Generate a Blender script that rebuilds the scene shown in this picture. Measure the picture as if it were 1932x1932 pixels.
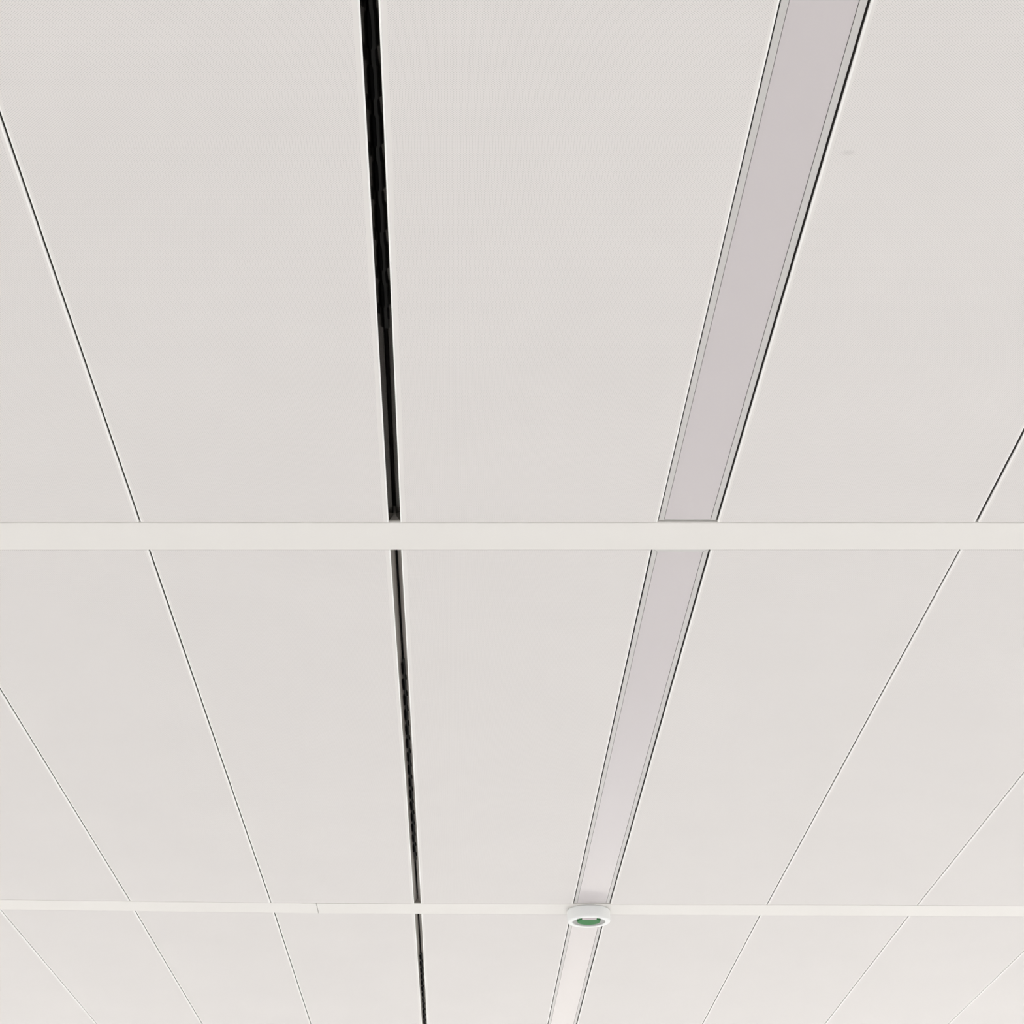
import bpy, bmesh, math
from mathutils import Vector

for o in list(bpy.data.objects):
    bpy.data.objects.remove(o, do_unlink=True)
sc = bpy.context.scene
COL = sc.collection

# ------------------------------------------------------------------ camera
ZC = 2.5                       # underside of the suspended ceiling
cam_d = bpy.data.cameras.new('camera')
cam_d.sensor_fit = 'HORIZONTAL'
cam_d.sensor_width = 36.0
cam_d.lens = 36.0 * 3283.0 / 1932.0
cam_d.shift_x = 113.0 / 1932.0
cam_d.clip_start = 0.01
cam = bpy.data.objects.new('camera', cam_d)
COL.objects.link(cam)
cam.location = (0.0, 0.0, ZC - 0.95738)
cam.rotation_euler = (math.radians(90.0 + 28.65446), 0.0, 0.0)
sc.camera = cam

# ------------------------------------------------------------------ sky, window light, exposure
SKY = 6.0
w = bpy.data.worlds.new('overcast_sky')
sc.world = w
w.use_nodes = True
nt = w.node_tree
nt.nodes.clear()
out = nt.nodes.new('ShaderNodeOutputWorld')
bg = nt.nodes.new('ShaderNodeBackground')
tc = nt.nodes.new('ShaderNodeTexCoord')
sx = nt.nodes.new('ShaderNodeSeparateXYZ')
ramp = nt.nodes.new('ShaderNodeValToRGB')
ramp.color_ramp.elements[0].position = 0.46
ramp.color_ramp.elements[0].color = (0.125, 0.12, 0.11, 1)      # paving and ground outside
ramp.color_ramp.elements[1].position = 0.54
ramp.color_ramp.elements[1].color = (0.96, 0.98, 1.0, 1)       # overcast sky
mp = nt.nodes.new('ShaderNodeMapRange')
mp.inputs['From Min'].default_value = -1
mp.inputs['From Max'].default_value = 1
nt.links.new(tc.outputs['Generated'], sx.inputs[0])
nt.links.new(sx.outputs['Z'], mp.inputs['Value'])
nt.links.new(mp.outputs[0], ramp.inputs['Fac'])
nt.links.new(ramp.outputs['Color'], bg.inputs['Color'])
bg.inputs['Strength'].default_value = SKY
nt.links.new(bg.outputs[0], out.inputs[0])

# room extents
RX0, RX1, RY0, RY1 = -5.2, 4.2, -3.4, 8.2
# window openings: (wall, from, to, sill, head)
WINDOWS = [('right', -2.6, 1.9, 0.85, 2.32), ('right', 2.4, 7.4, 0.85, 2.32),
           ('front', -4.4, -0.9, 0.85, 2.32), ('front', -0.4, 3.5, 0.85, 2.32),
           ('left', -2.4, 1.9, 0.85, 2.32), ('left', 2.4, 7.4, 0.85, 2.32),
           ('back', -2.4, 1.8, 0.85, 2.32)]
for (side, a, b, z0, z1) in WINDOWS:          # portals: only guide the sky light through the real openings
    ld = bpy.data.lights.new('window_portal', 'AREA')
    ld.shape = 'RECTANGLE'
    ld.size = b - a
    ld.size_y = z1 - z0
    ld.cycles.is_portal = True
    lo = bpy.data.objects.new('window_portal', ld)
    COL.objects.link(lo)
    zc = (z0 + z1) / 2
    if side == 'right':
        lo.location = (RX1 + 0.02, (a + b) / 2, zc); lo.rotation_euler = (math.pi / 2, 0, math.pi / 2)
    elif side == 'left':
        lo.location = (RX0 - 0.02, (a + b) / 2, zc); lo.rotation_euler = (math.pi / 2, 0, -math.pi / 2)
    elif side == 'back':
        lo.location = ((a + b) / 2, RY0 - 0.02, zc); lo.rotation_euler = (math.pi / 2, 0, 0)
    else:
        lo.location = ((a + b) / 2, RY1 + 0.02, zc); lo.rotation_euler = (-math.pi / 2, 0, 0)

sc.view_settings.view_transform = 'Standard'
sc.view_settings.look = 'None'
sc.view_settings.gamma = 1.0
sc.view_settings.use_curve_mapping = False
sc.view_settings.exposure = 1.24
sc.cycles.max_bounces = 5
sc.cycles.diffuse_bounces = 3
sc.cycles.glossy_bounces = 4

# ------------------------------------------------------------------ materials
def principled(name, col, rough=0.6, metal=0.0, spec=0.5, ior=1.5):
    m = bpy.data.materials.new(name)
    m.use_nodes = True
    p = m.node_tree.nodes['Principled BSDF']
    p.inputs['Base Color'].default_value = (*col, 1)
    p.inputs['Roughness'].default_value = rough
    p.inputs['Metallic'].default_value = metal
    p.inputs['Specular IOR Level'].default_value = spec
    p.inputs['IOR'].default_value = ior
    return m

def add_mottle(m, col, scale, amt, detail=3.0):
    """faint uneven paint: multiplies the base colour by 1 +- amt"""
    t = m.node_tree
    p = t.nodes['Principled BSDF']
    geo = t.nodes.new('ShaderNodeNewGeometry')
    n = t.nodes.new('ShaderNodeTexNoise')
    n.inputs['Scale'].default_value = scale
    n.inputs['Detail'].default_value = detail
    t.links.new(geo.outputs['Position'], n.inputs['Vector'])
    mr = t.nodes.new('ShaderNodeMapRange')
    mr.inputs['From Min'].default_value = 0.3
    mr.inputs['From Max'].default_value = 0.7
    mr.inputs['To Min'].default_value = 1 - amt
    mr.inputs['To Max'].default_value = 1 + amt
    t.links.new(n.outputs['Fac'], mr.inputs['Value'])
    vm = t.nodes.new('ShaderNodeVectorMath')
    vm.operation = 'SCALE'
    vm.inputs[0].default_value = col
    t.links.new(mr.outputs[0], vm.inputs['Scale'])
    t.links.new(vm.outputs[0], p.inputs['Base Color'])
    return vm, geo

PAINT = (0.745, 0.720, 0.702)
m_paint = principled('panel_paint', PAINT, 0.62, spec=0.35)
add_mottle(m_paint, PAINT, 9.0, 0.008)
m_edge = principled('panel_edge_highlight', (0.90, 0.89, 0.87), 0.45, spec=0.4)  # rounded rims whiter than the face: the light they catch, put into the colour
m_return = principled('panel_return_gap_shade', (0.20, 0.19, 0.175), 0.6, spec=0.3)  # panel sides darkened to paint the shade inside the seams
BAR = (0.757, 0.736, 0.708)
m_bar = principled('bar_paint', BAR, 0.5, spec=0.4)
add_mottle(m_bar, BAR, 12.0, 0.008)

def make_perforated():
    """white coil-coated steel with fine staggered holes, 2.4 mm apart"""
    col = (0.733, 0.706, 0.692)
    m = principled('perforated_panel_paint', col, 0.62, spec=0.35)
    t = m.node_tree
    vm, geo = add_mottle(m, col, 7.0, 0.010)
    p = t.nodes['Principled BSDF']
    sep = t.nodes.new('ShaderNodeSeparateXYZ')
    t.links.new(geo.outputs['Position'], sep.inputs[0])
    def cosine(sock):
        a = t.nodes.new('ShaderNodeMath'); a.operation = 'MULTIPLY'
        a.inputs[1].default_value = 2 * math.pi / 0.0024
        t.links.new(sock, a.inputs[0])
        b = t.nodes.new('ShaderNodeMath'); b.operation = 'COSINE'
        t.links.new(a.outputs[0], b.inputs[0])
        return b.outputs[0]
    mul = t.nodes.new('ShaderNodeMath'); mul.operation = 'MULTIPLY'
    t.links.new(cosine(sep.outputs['X']), mul.inputs[0])
    t.links.new(cosine(sep.outputs['Y']), mul.inputs[1])
    mr = t.nodes.new('ShaderNodeMapRange')
    mr.interpolation_type = 'SMOOTHSTEP'
    mr.inputs['From Min'].default_value = 0.45
    mr.inputs['From Max'].default_value = 0.85
    mr.inputs['To Min'].default_value = 1.0
    mr.inputs['To Max'].default_value = HOLE
    t.links.new(mul.outputs[0], mr.inputs['Value'])
    # a small grey scuff on one panel
    d = t.nodes.new('ShaderNodeVectorMath'); d.operation = 'SUBTRACT'
    d.inputs[1].default_value = (0.3300, 1.128, ZC)
    t.links.new(geo.outputs['Position'], d.inputs[0])
    s = t.nodes.new('ShaderNodeVectorMath'); s.operation = 'MULTIPLY'
    s.inputs[1].default_value = (1 / 0.0065, 1 / 0.0035, 1.0)
    t.links.new(d.outputs[0], s.inputs[0])
    ln = t.nodes.new('ShaderNodeVectorMath'); ln.operation = 'LENGTH'
    t.links.new(s.outputs[0], ln.inputs[0])
    sm = t.nodes.new('ShaderNodeMapRange'); sm.interpolation_type = 'SMOOTHSTEP'
    sm.inputs['From Min'].default_value = 0.2
    sm.inputs['From Max'].default_value = 1.3
    sm.inputs['To Min'].default_value = 0.86
    sm.inputs['To Max'].default_value = 1.0
    t.links.new(ln.outputs['Value'], sm.inputs['Value'])
    mm = t.nodes.new('ShaderNodeMath'); mm.operation = 'MULTIPLY'
    t.links.new(mr.outputs[0], mm.inputs[0])
    t.links.new(sm.outputs[0], mm.inputs[1])
    v2 = t.nodes.new('ShaderNodeVectorMath'); v2.operation = 'SCALE'
    t.links.new(vm.outputs[0], v2.inputs[0])
    t.links.new(mm.outputs[0], v2.inputs['Scale'])
    t.links.new(v2.outputs[0], p.inputs['Base Color'])
    return m
HOLE = 0.62
m_perf = make_perforated()

m_rim_bright = principled('slot_rim_highlight', (0.93, 0.925, 0.91), 0.45, spec=0.4)  # near-white, paints the bright line along both slot edges
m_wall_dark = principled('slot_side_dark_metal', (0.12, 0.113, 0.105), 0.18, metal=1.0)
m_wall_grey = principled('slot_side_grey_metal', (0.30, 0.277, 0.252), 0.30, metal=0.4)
m_core = principled('slot_core_black', (0.014, 0.014, 0.013), 0.7, spec=0.05)
m_nozzle = principled('nozzle_black', (0.003, 0.003, 0.003), 0.9, spec=0.0)
m_rail = principled('light_rail_aluminium_paint', (0.565, 0.552, 0.538), 0.42, spec=0.35)
m_diffuser = principled('opal_diffuser', (0.585, 0.547, 0.556), 0.17, spec=0.17)
m_housing = principled('light_housing_dark', (0.10, 0.10, 0.10), 0.7)
m_sensor = principled('sensor_white_plastic', (0.80, 0.81, 0.81), 0.35, spec=0.4)
m_green = principled('sensor_green_disc', (0.050, 0.205, 0.070), 0.6, spec=0.1)
m_sensor_lens = principled('sensor_pink_grey_lens', (0.44, 0.37, 0.40), 0.35, spec=0.2)
m_sensor_ring = principled('sensor_inner_grey', (0.50, 0.50, 0.49), 0.5, spec=0.2)
m_plenum = principled('plenum_black', (0.02, 0.02, 0.02), 0.9, spec=0.1)
m_wall = principled('wall_white', (0.80, 0.795, 0.785), 0.8)
add_mottle(m_wall, (0.80, 0.795, 0.785), 3.0, 0.01)
m_floor = principled('floor_carpet', (0.44, 0.43, 0.42), 0.9)
add_mottle(m_floor, (0.44, 0.43, 0.42), 40.0, 0.08)
m_frame = principled('window_frame_grey', (0.55, 0.55, 0.55), 0.5)

# ------------------------------------------------------------------ mesh helpers
def link(name, me, mats, parent=None):
    o = bpy.data.objects.new(name, me)
    for m in (mats if isinstance(mats, (list, tuple)) else [mats]):
        if m.name not in [x.name for x in me.materials]:
            me.materials.append(m)
    COL.objects.link(o)
    o.parent = parent
    return o

def from_py(name, verts, faces, midx=None, smooth=False):
    me = bpy.data.meshes.new(name)
    me.from_pydata([tuple(v) for v in verts], [], faces)
    if midx:
        for p, i in zip(me.polygons, midx):
            p.material_index = i
    bm = bmesh.new(); bm.from_mesh(me)
    bmesh.ops.recalc_face_normals(bm, faces=bm.faces)
    bm.to_mesh(me); bm.free()
    if smooth:
        for p in me.polygons: p.use_smooth = True
    me.update()
    return me

def box_into(V, Fc, x0, x1, y0, y1, z0, z1):
    b = len(V)
    V += [(x0, y0, z0), (x1, y0, z0), (x1, y1, z0), (x0, y1, z0), (x0, y0, z1), (x1, y0, z1), (x1, y1, z1), (x0, y1, z1)]
    Fc += [tuple(b + i for i in q) for q in ((3, 2, 1, 0), (4, 5, 6, 7), (0, 1, 5, 4), (1, 2, 6, 5), (2, 3, 7, 6), (3, 0, 4, 7))]

def boxes_mesh(name, boxes, bevel=0.0):
    V, Fc = [], []
    for b in boxes: box_into(V, Fc, *b)
    me = from_py(name, V, Fc)
    if bevel:
        bm = bmesh.new(); bm.from_mesh(me)
        bmesh.ops.bevel(bm, geom=list(bm.edges), offset=bevel, segments=2, affect='EDGES', profile=0.5)
        bm.to_mesh(me); bm.free()
    return me

def quad_prism(name, c, z0, z1, bevel=0.0):
    """c: four (x, y) corners near-left, near-right, far-right, far-left; z0 below z1"""
    V = [(x, y, z0) for x, y in c] + [(x, y, z1) for x, y in c]
    Fc = [(3, 2, 1, 0), (4, 5, 6, 7), (0, 1, 5, 4), (1, 2, 6, 5), (2, 3, 7, 6), (3, 0, 4, 7)]
    me = from_py(name, V, Fc)
    if bevel:
        bm = bmesh.new(); bm.from_mesh(me)
        ed = [e for e in bm.edges if all(abs(v.co.z - z0) < 1e-7 for v in e.verts)]
        bmesh.ops.bevel(bm, geom=ed, offset=bevel, segments=3, affect='EDGES', profile=0.5)
        bm.to_mesh(me); bm.free()
    return me

def tag(o, label=None, cat=None, group=None, kind=None):
    if label: o['label'] = label
    if cat: o['category'] = cat
    if group: o['group'] = group
    if kind: o['kind'] = kind
    return o

def struct(o, label):
    return tag(o, label=label, kind='structure')

# ------------------------------------------------------------------ surveyed ceiling grid (metres, camera above x = 0, y = 0)
# cross bars: near and far edge as poly-lines over x
def poly(pts):
    def fn(x):
        for (xa, ya), (xb, yb) in zip(pts, pts[1:]):
            if x <= xb: break
        return ya + (yb - ya) * (x - xa) / (xb - xa)
    return fn
B0n, B0f = poly([(-2, .200), (2, .200)]), poly([(-2, .267), (2, .267)])
B1n, B1f = poly([(-2, 1.7783), (2, 1.7790)]), poly([(-2, 1.8468), (2, 1.8448)])
B2n = poly([(-2, 3.2710), (-.2650, 3.3442), (2, 3.3732)])
B2f = poly([(-2, 3.3380), (-.2650, 3.4125), (2, 3.4500)])
B3n, B3f = poly([(-2, 4.925), (2, 4.940)]), poly([(-2, 4.993), (2, 5.008)])
ROWS = {1: (B0f, B1n), 2: (B1f, B2n), 3: (B2f, B3n)}
RY = {1: (.30, 1.78), 2: (1.85, 3.35), 3: (3.42, 4.92)}
# joint lines: x at the near and the far end of each row
J = {
 'Lm3': {1: (-1.236, -1.220), 2: (-1.222, -1.185), 3: (-1.425, -1.405)},
 'Lm2': {1: (-.948, -.932), 2: (-.932, -.900), 3: (-1.158, -1.143)},
 'Lm1': {1: (-.6590, -.6480), 2: (-.9230, -.8930), 3: (-.8912, -.8805)},
 'L0':  {1: (-.6590, -.6480), 2: (-.6426, -.6255), 3: (-.6270, -.6193)},
 'L1':  {1: (-.3705, -.3622), 2: (-.3622, -.3531), 3: (-.3527, -.3508)},
 'SL':  {1: (-.0651, -.0736), 2: (-.0738, -.0742), 3: (-.0743, -.0751)},
 'SR':  {1: (-.0511, -.0599), 2: (-.0609, -.0608), 3: (-.0611, -.0629)},
 'LL':  {1: (.2505, .2390), 2: (.2387, .2368), 3: (.2363, .2392)},
 'LR':  {1: (.3160, .3070), 2: (.3084, .3082), 3: (.3049, .3128)},
 'R1':  {1: (.5828, .6082), 2: (.6073, .6159), 3: (.6141, .6280)},
 'R2':  {1: (.8800, .8980), 2: (.8980, .9109), 3: (.9111, .9362)},
 'R3':  {1: (1.180, 1.198), 2: (1.198, 1.2140), 3: (1.2139, 1.2455)},
 'R4':  {1: (1.480, 1.498), 2: (1.500, 1.5200), 3: (1.520, 1.555)},
}
J['Lm1'][1] = (-.9480, -.9320)
J['Lm2'] = {1: (-1.236, -1.220), 2: (-1.205, -1.165), 3: (-1.158, -1.143)}
J['Lm3'] = {1: (-1.52, -1.50), 2: (-1.485, -1.44), 3: (-1.425, -1.405)}
FX0, FX1, FY0, FY1 = -1.44, 1.49, .200, 5.0    # patch of ceiling built panel by panel

def jx(name, row, y):
    (a, b), (ya, yb) = J[name][row], RY[row]
    return a + (b - a) * (y - ya) / (yb - ya)

# ------------------------------------------------------------------ the room
Vc, Fcx = [], []
T = .02
for bx in ((RX0, FX0, RY0, RY1, ZC, ZC + T), (FX1, RX1, RY0, RY1, ZC, ZC + T),
           (FX0, FX1, RY0, FY0, ZC, ZC + T), (FX0, FX1, FY1, RY1, ZC, ZC + T)):
    box_into(Vc, Fcx, *bx)
ceiling = link('ceiling', from_py('ceiling', Vc, Fcx), m_paint)
struct(ceiling, 'white suspended metal panel ceiling filling the whole picture')
slab = link('ceiling_slab', boxes_mesh('ceiling_slab', [(RX0, RX1, RY0, RY1, ZC + .25, ZC + .35)]), m_plenum, ceiling)

link_floor = link('floor', boxes_mesh('floor', [(RX0, RX1, RY0, RY1, -.1, 0)]), m_floor)
struct(link_floor, 'beige grey carpet floor of the room')

def wall(name, side, label):
    ops = [(a, b, z0, z1) for (s, a, b, z0, z1) in WINDOWS if s == side]
    lo, hi = (RX0, RX1) if side in ('front', 'back') else (RY0, RY1)
    TW = .2
    spans = []
    def add(a, b, z0, z1):
        if side == 'right': spans.append((RX1, RX1 + TW, a, b, z0, z1))
        elif side == 'left': spans.append((RX0 - TW, RX0, a, b, z0, z1))
        elif side == 'front': spans.append((a, b, RY1, RY1 + TW, z0, z1))
        else: spans.append((a, b, RY0 - TW, RY0, z0, z1))
    top = ZC + .35
    if not ops:
        add(lo, hi, 0, top)
    else:
        z0, z1 = ops[0][2], ops[0][3]
        add(lo, hi, 0, z0); add(lo, hi, z1, top)
        c = lo
        for (a, b, _, _) in ops:
            add(c, a, z0, z1); c = b
        add(c, hi, z0, z1)
    o = link(name, boxes_mesh(name, spans), m_wall)
    return struct(o, label)
wall('wall_left', 'left', 'white painted wall to the left with two windows')
wall('wall_right', 'right', 'white painted wall to the right with a band of windows')
wall('wall_front', 'front', 'white painted far wall with two wide windows')
wall('wall_back', 'back', 'white painted wall behind the viewer with one wide window')
for n, (side, a, b, z0, z1) in enumerate(WINDOWS, 1):
    bx = []
    def add(u0, u1, v0, v1, d0=.06, d1=.12):
        if side == 'right': bx.append((RX1 + d0, RX1 + d1, u0, u1, v0, v1))
        elif side == 'left': bx.append((RX0 - d1, RX0 - d0, u0, u1, v0, v1))
        elif side == 'back': bx.append((u0, u1, RY0 - d1, RY0 - d0, v0, v1))
        else: bx.append((u0, u1, RY1 + d0, RY1 + d1, v0, v1))
    fw = .05
    add(a, b, z0, z0 + fw); add(a, b, z1 - fw, z1)
    k = max(2, round((b - a) / 1.2))
    for i in range(k + 1):
        u = a + (b - a - fw) * i / k
        add(u, u + fw, z0 + fw, z1 - fw)
    struct(link('window_%d' % n, boxes_mesh('window', bx), m_frame), 'grey framed window in the %s wall' % {'front': 'far'}.get(side, side))

# ------------------------------------------------------------------ ceiling panels
R_EDGE, MARGIN, P_H = .0020, .0024, .024
def make_panel(row, ja, jb, ga, gb):
    nearf, farf = ROWS[row]
    GE = .0011                                     # shadow gap to the cross bars
    def yn(x): return nearf(x) + GE
    def yf(x): return farf(x) - GE
    # cross-section: (offset kind, distance from edge, z)
    def half(side, r):
        q = [(side, 0, P_H), (side, 0, r)]
        for i in range(1, 5):
            t = math.pi / 2 * i / 4
            q.append((side, r * (1 - math.cos(t)), r * (1 - math.sin(t))))
        q.append((side, R_EDGE + MARGIN, 0))
        return q
    left = half('a', .0003 if ja == 'SR' else R_EDGE)          # square edge where the bright slot strip butts on
    right = half('b', .0003 if jb == 'SL' else R_EDGE)[::-1]
    P = left + right
    n = len(P)
    c = .0007
    def ring(which):
        pts = []
        for (s, d, z) in P:
            # x of this profile line at the end concerned
            y = (yn if which < 2 else yf)(0)
            for _ in range(2):
                x = (jx(ja, row, y) + ga + d) if s == 'a' else (jx(jb, row, y) - gb - d)
                y = (yn if which < 2 else yf)(x)
                y += {0: 0, 1: c, 2: -c, 3: 0}[which]
            zz = max(z, c) if which in (0, 3) else z
            pts.append((x, y, zz))
        return pts
    V = []
    for k in range(4): V += ring(k)
    Fs, mi = [], []
    for k in range(3):
        for i in range(n - 1):
            Fs.append((k * n + i, k * n + i + 1, (k + 1) * n + i + 1, (k + 1) * n + i))
            centre = (i == len(left) - 1)
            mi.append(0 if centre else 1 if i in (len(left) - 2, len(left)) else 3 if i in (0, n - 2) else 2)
    Fs.append(tuple(range(n))); mi.append(1)
    Fs.append(tuple(range(3 * n, 4 * n))); mi.append(1)
    V = [(x, y, ZC + z) for x, y, z in V]
    me = from_py('ceiling_panel', V, Fs, mi)
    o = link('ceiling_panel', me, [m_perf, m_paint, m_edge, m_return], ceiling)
    return o

HG = .0008
COLS = [('Lm3', 'Lm2', HG, HG), ('Lm2', 'Lm1', HG, HG), ('Lm1', 'L0', HG, HG), ('L0', 'L1', HG, HG), ('L1', 'SL', HG, .00162),
        ('SR', 'LL', .00162, .0005), ('LR', 'R1', .0008, HG), ('R1', 'R2', HG, HG), ('R2', 'R3', HG, HG), ('R3', 'R4', HG, HG)]
for row in (1, 2, 3):
    for (ja, jb, ga, gb) in COLS:
        if row == 1 and ja == 'R1': ga = .0018
        make_panel(row, ja, jb, ga, gb)

# ------------------------------------------------------------------ cross bars
def bar(fn, ff, xa, xb, skew=0.0):
    c = [(xa, fn(xa)), (xb, fn(xb)), (xb + skew, ff(xb)), (xa + skew, ff(xa))]
    me = quad_prism('cross_bar', c, ZC - .0004, ZC + .022, bevel=.0009)
    return link('cross_bar', me, m_bar, ceiling)
bar(B0n, B0f, FX0, FX1)
bar(B1n, B1f, FX0, FX1)
bar(B2n, B2f, FX0, -.2654)
bar(B2n, B2f, -.2646, FX1)
bar(B3n, B3f, FX0, FX1)

# ------------------------------------------------------------------ linear slot diffusers
def make_nozzle_mesh(L, rx, rz):
    V, Fs = [], []
    segs, rings = 8, [(-.5, .0), (-.47, .55), (-.40, .9), (-.25, 1.0), (.25, 1.0), (.40, .9), (.47, .55), (.5, .0)]
    for (u, s) in rings:
        for i in range(segs):
            t = 2 * math.pi * i / segs
            V.append((rx * max(s, .02) * math.cos(t), u * L, rz * max(s, .02) * math.sin(t)))
    for k in range(len(rings) - 1):
        for i in range(segs):
            Fs.append((k * segs + i, k * segs + (i + 1) % segs, (k + 1) * segs + (i + 1) % segs, (k + 1) * segs + i))
    Fs.append(tuple(range(segs))); Fs.append(tuple((len(rings) - 1) * segs + i for i in range(segs)))
    me = from_py('air_nozzle', V, Fs, smooth=True)
    me.materials.append(m_nozzle)
    return me
noz_big = make_nozzle_mesh(.041, .0017, .0024)
noz_small = make_nozzle_mesh(.020, .0013, .0018)

THROAT, VH = .0014, .0092
def make_slot(row, label, s0, s1):
    nearf, farf = ROWS[row]
    cx = (J['SL'][row][0] + J['SR'][row][0]) / 2
    y0, y1 = nearf(cx) + .0012, farf(cx) - .0012
    root = bpy.data.objects.new('slot_diffuser', None)
    root.empty_display_size = .05
    root.location = (0, 0, ZC)
    COL.objects.link(root)
    tag(root, label, 'air diffuser', 'linear slot diffusers running down the ceiling')
    def xs(y): return jx('SL', row, y), jx('SR', row, y)
    (a0, b0), (a1, b1) = xs(y0), xs(y1)
    m0, m1 = (a0 + b0) / 2, (a1 + b1) / 2
    # added white strips that paint the bright line beside the opening
    for s, (e0, e1) in ((-1, (a0, a1)), (1, (b0, b1))):
        if s < 0: c = [(e0 - .0016, y0), (e0, y0), (e1, y1), (e1 - .0016, y1)]
        else: c = [(e0, y0), (e0 + .0016, y0), (e1 + .0016, y1), (e1, y1)]
        link('rim_highlight', quad_prism('rim_highlight', c, -.0002, .004, bevel=.0005), m_rim_bright, root)
    # dark splayed side walls, narrowing upward to the air gap
    for s, (e0, e1) in ((-1, (a0, a1)), (1, (b0, b1))):
        sec = [(0, .0012), (1, VH), (1, VH + .012), (0, VH + .012)]
        V = []
        for (y, e, m) in ((y0, e0, m0), (y1, e1, m1)):
            for (u, z) in sec:
                x = e if u == 0 else m + s * THROAT
                V.append((x, y, z))
        Fs = [(0, 1, 5, 4), (1, 2, 6, 5), (2, 3, 7, 6), (3, 0, 4, 7), (0, 1, 2, 3), (4, 5, 6, 7)]
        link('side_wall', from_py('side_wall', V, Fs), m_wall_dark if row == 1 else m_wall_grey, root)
    # end plates
    for (y, e, f_, m, d) in ((y0, a0, b0, m0, .001), (y1, a1, b1, m1, -.001)):
        c = [(e, min(y, y + d)), (f_, min(y, y + d)), (f_, max(y, y + d)), (e, max(y, y + d))]
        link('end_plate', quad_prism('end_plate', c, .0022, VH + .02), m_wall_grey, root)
    # black baffle closing the top
    c = [(a0, y0), (b0, y0), (b1, y1), (a1, y1)]
    link('baffle', quad_prism('baffle', c, VH + .012, VH + .016), m_core, root)
    # nozzle strip in the middle of the length
    ma, mb = sum(xs(s0)) / 2, sum(xs(s1)) / 2
    c = [(ma - .0009, s0), (ma + .0032, s0), (mb + .0032, s1), (mb - .0009, s1)]
    strip = link('nozzle_strip', quad_prism('nozzle_strip', c, VH - .0022, VH + .004, bevel=.0006), m_core, root)
    n = int((s1 - s0 - .02) / .0575)
    for i in range(n):
        y = s0 + .012 + .0205 + i * .0575
        mx = sum(xs(y)) / 2
        o = bpy.data.objects.new('air_nozzle', noz_big); COL.objects.link(o); o.parent = root
        o.location = (mx - .0012, y, VH - .0016)
        o = bpy.data.objects.new('air_nozzle', noz_small); COL.objects.link(o); o.parent = root
        o.location = (mx + .0034, y + .028, VH - .0024)
    return root
make_slot(1, 'black linear air slot nearest the viewer, in the front panel row', .560, 1.395)
make_slot(2, 'dark linear air slot between the wide and the narrow cross bar', 2.1835, 3.0890)
make_slot(3, 'farthest linear air slot, beyond the cross bar with the round sensor', 3.7508, 4.680)

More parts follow.
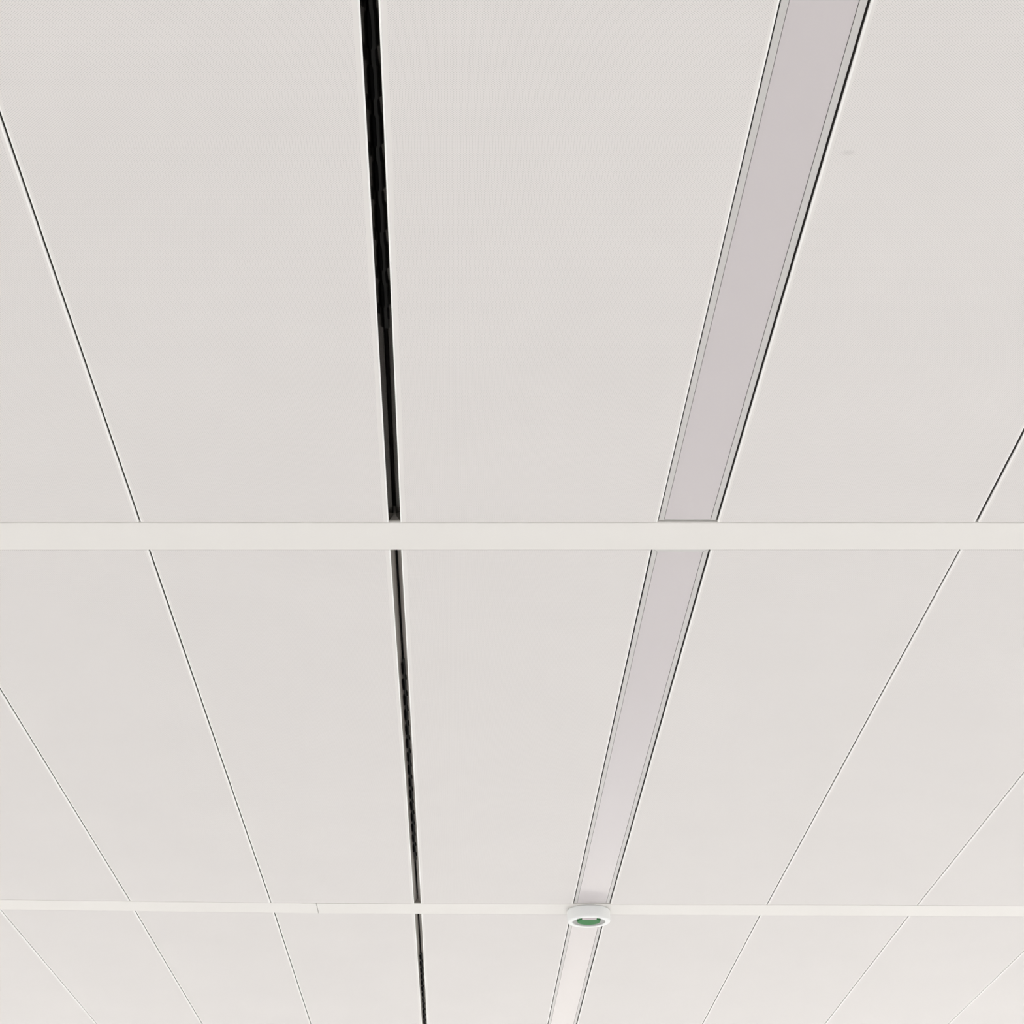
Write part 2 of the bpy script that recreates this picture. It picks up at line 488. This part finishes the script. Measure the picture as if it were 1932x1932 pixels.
# ------------------------------------------------------------------ linear lights (switched off)
def make_light(row, label):
    nearf, farf = ROWS[row]
    cx = (J['LL'][row][0] + J['LR'][row][0]) / 2
    y0, y1 = nearf(cx) + .0010, farf(cx) - .0046
    root = bpy.data.objects.new('linear_light', None)
    root.empty_display_size = .05
    root.location = (0, 0, ZC)
    COL.objects.link(root)
    tag(root, label, 'ceiling light', 'linear lights running down the ceiling')
    GL, GR, RW, EN, EF = .0004, .0014, .0060, .0072, .0014
    if row > 1: GL = .0010
    def xl(y): return jx('LL', row, y) + GL
    def xr(y): return jx('LR', row, y) - GR
    zb, zt = .0012, .030
    gr = .00035
    sides = {
      'l': [(xl(y0), y0), (xl(y0) + RW, y0 + EN), (xl(y1) + RW, y1 - EF), (xl(y1), y1)],
      'r': [(xr(y0) - RW, y0 + EN), (xr(y0), y0), (xr(y1), y1), (xr(y1) - RW, y1 - EF)]}
    for k in ('l', 'r'):
        me = quad_prism('side_rail', sides[k], zb, zt, bevel=.0004)
        for p in me.polygons:
            if abs(p.normal.z) < .3: p.material_index = 1       # flanks coloured dark to paint the shade in the side gaps
        link('side_rail', me, [m_rail, m_housing], root)
    link('end_rail', quad_prism('end_rail', [(xl(y0) + gr, y0), (xr(y0) - gr, y0), (xr(y0) - RW - gr, y0 + EN), (xl(y0) + RW + gr, y0 + EN)], zb, zt, bevel=.0003), m_rail, root)
    link('end_rail', quad_prism('end_rail', [(xl(y1) + RW + gr, y1 - EF), (xr(y1) - RW - gr, y1 - EF), (xr(y1) - gr, y1), (xl(y1) + gr, y1)], zb, zt, bevel=.0003), m_rail, root)
    g = .0003
    c = [(xl(y0) + RW + g, y0 + EN + g), (xr(y0) - RW - g, y0 + EN + g), (xr(y1) - RW - g, y1 - EF - g), (xl(y1) + RW + g, y1 - EF - g)]
    link('diffuser', quad_prism('diffuser', c, zb + .0004, zb + .006, bevel=.0004), m_diffuser, root)
    c = [(xl(y0) + .001, y0 + .001), (xr(y0) - .001, y0 + .001), (xr(y1) - .001, y1 - .001), (xl(y1) + .001, y1 - .001)]
    link('housing', quad_prism('housing', c, zb + .012, .045), m_housing, root)
    return root
make_light(1, 'unlit linear light with pale diffuser nearest the viewer, before the wide cross bar')
make_light(2, 'unlit linear light with pale diffuser between the two cross bars, ending at the round sensor')
make_light(3, 'farthest unlit linear light with pale diffuser, starting behind the round sensor')

# ------------------------------------------------------------------ round sensor under the second bar
def lathe(name, prof, segs=64, smooth=True):
    V, Fs = [], []
    n = len(prof)
    for i in range(segs):
        t = 2 * math.pi * i / segs
        for (r, z) in prof: V.append((r * math.cos(t), r * math.sin(t), z))
    for i in range(segs):
        j = (i + 1) % segs
        for k in range(n - 1):
            Fs.append((i * n + k, j * n + k, j * n + k + 1, i * n + k + 1))
    me = from_py(name, V, Fs)
    if smooth:
        for p in me.polygons: p.use_smooth = True
        me.set_sharp_from_angle(angle=math.radians(35))
    return me
sensor = bpy.data.objects.new('ceiling_sensor', None)
sensor.empty_display_size = .05
sensor.location = (.2690, 3.3920, ZC - .0004)
COL.objects.link(sensor)
tag(sensor, 'small round white sensor with a green recessed centre under the narrow cross bar', 'sensor')
RO, SH = .0425, .0235
prof = [(.034, 0), (RO - .0015, 0), (RO, -.002), (RO, -SH + .0028)]
for i in range(1, 6):
    t = math.pi / 2 * i / 5
    prof.append((RO - .0028 * (1 - math.cos(t)), -SH + .0028 - .0028 * math.sin(t)))
prof += [(.0330, -SH), (.0322, -SH + .0008), (.0322, -SH + .002)]
link('inner_ring', lathe('inner_ring', [(.0320, -SH + .0010), (.0312, -SH + .0030), (.0240, -SH + .0050), (.0228, -SH + .010)]), m_sensor_ring, sensor)
link('housing', lathe('housing', prof), m_sensor, sensor)
link('green_disc', lathe('green_disc', [(.0005, -SH + .0006), (.0215, -SH + .0006), (.0225, -SH + .0014), (.0225, -SH + .0095)]), m_green, sensor)
Vl = boxes_mesh('lens', [(-.0145, .0140, -.0308, -.0155, -SH + .0001, -SH + .0040)], bevel=.0012)
link('lens', Vl, m_sensor_lens, sensor)
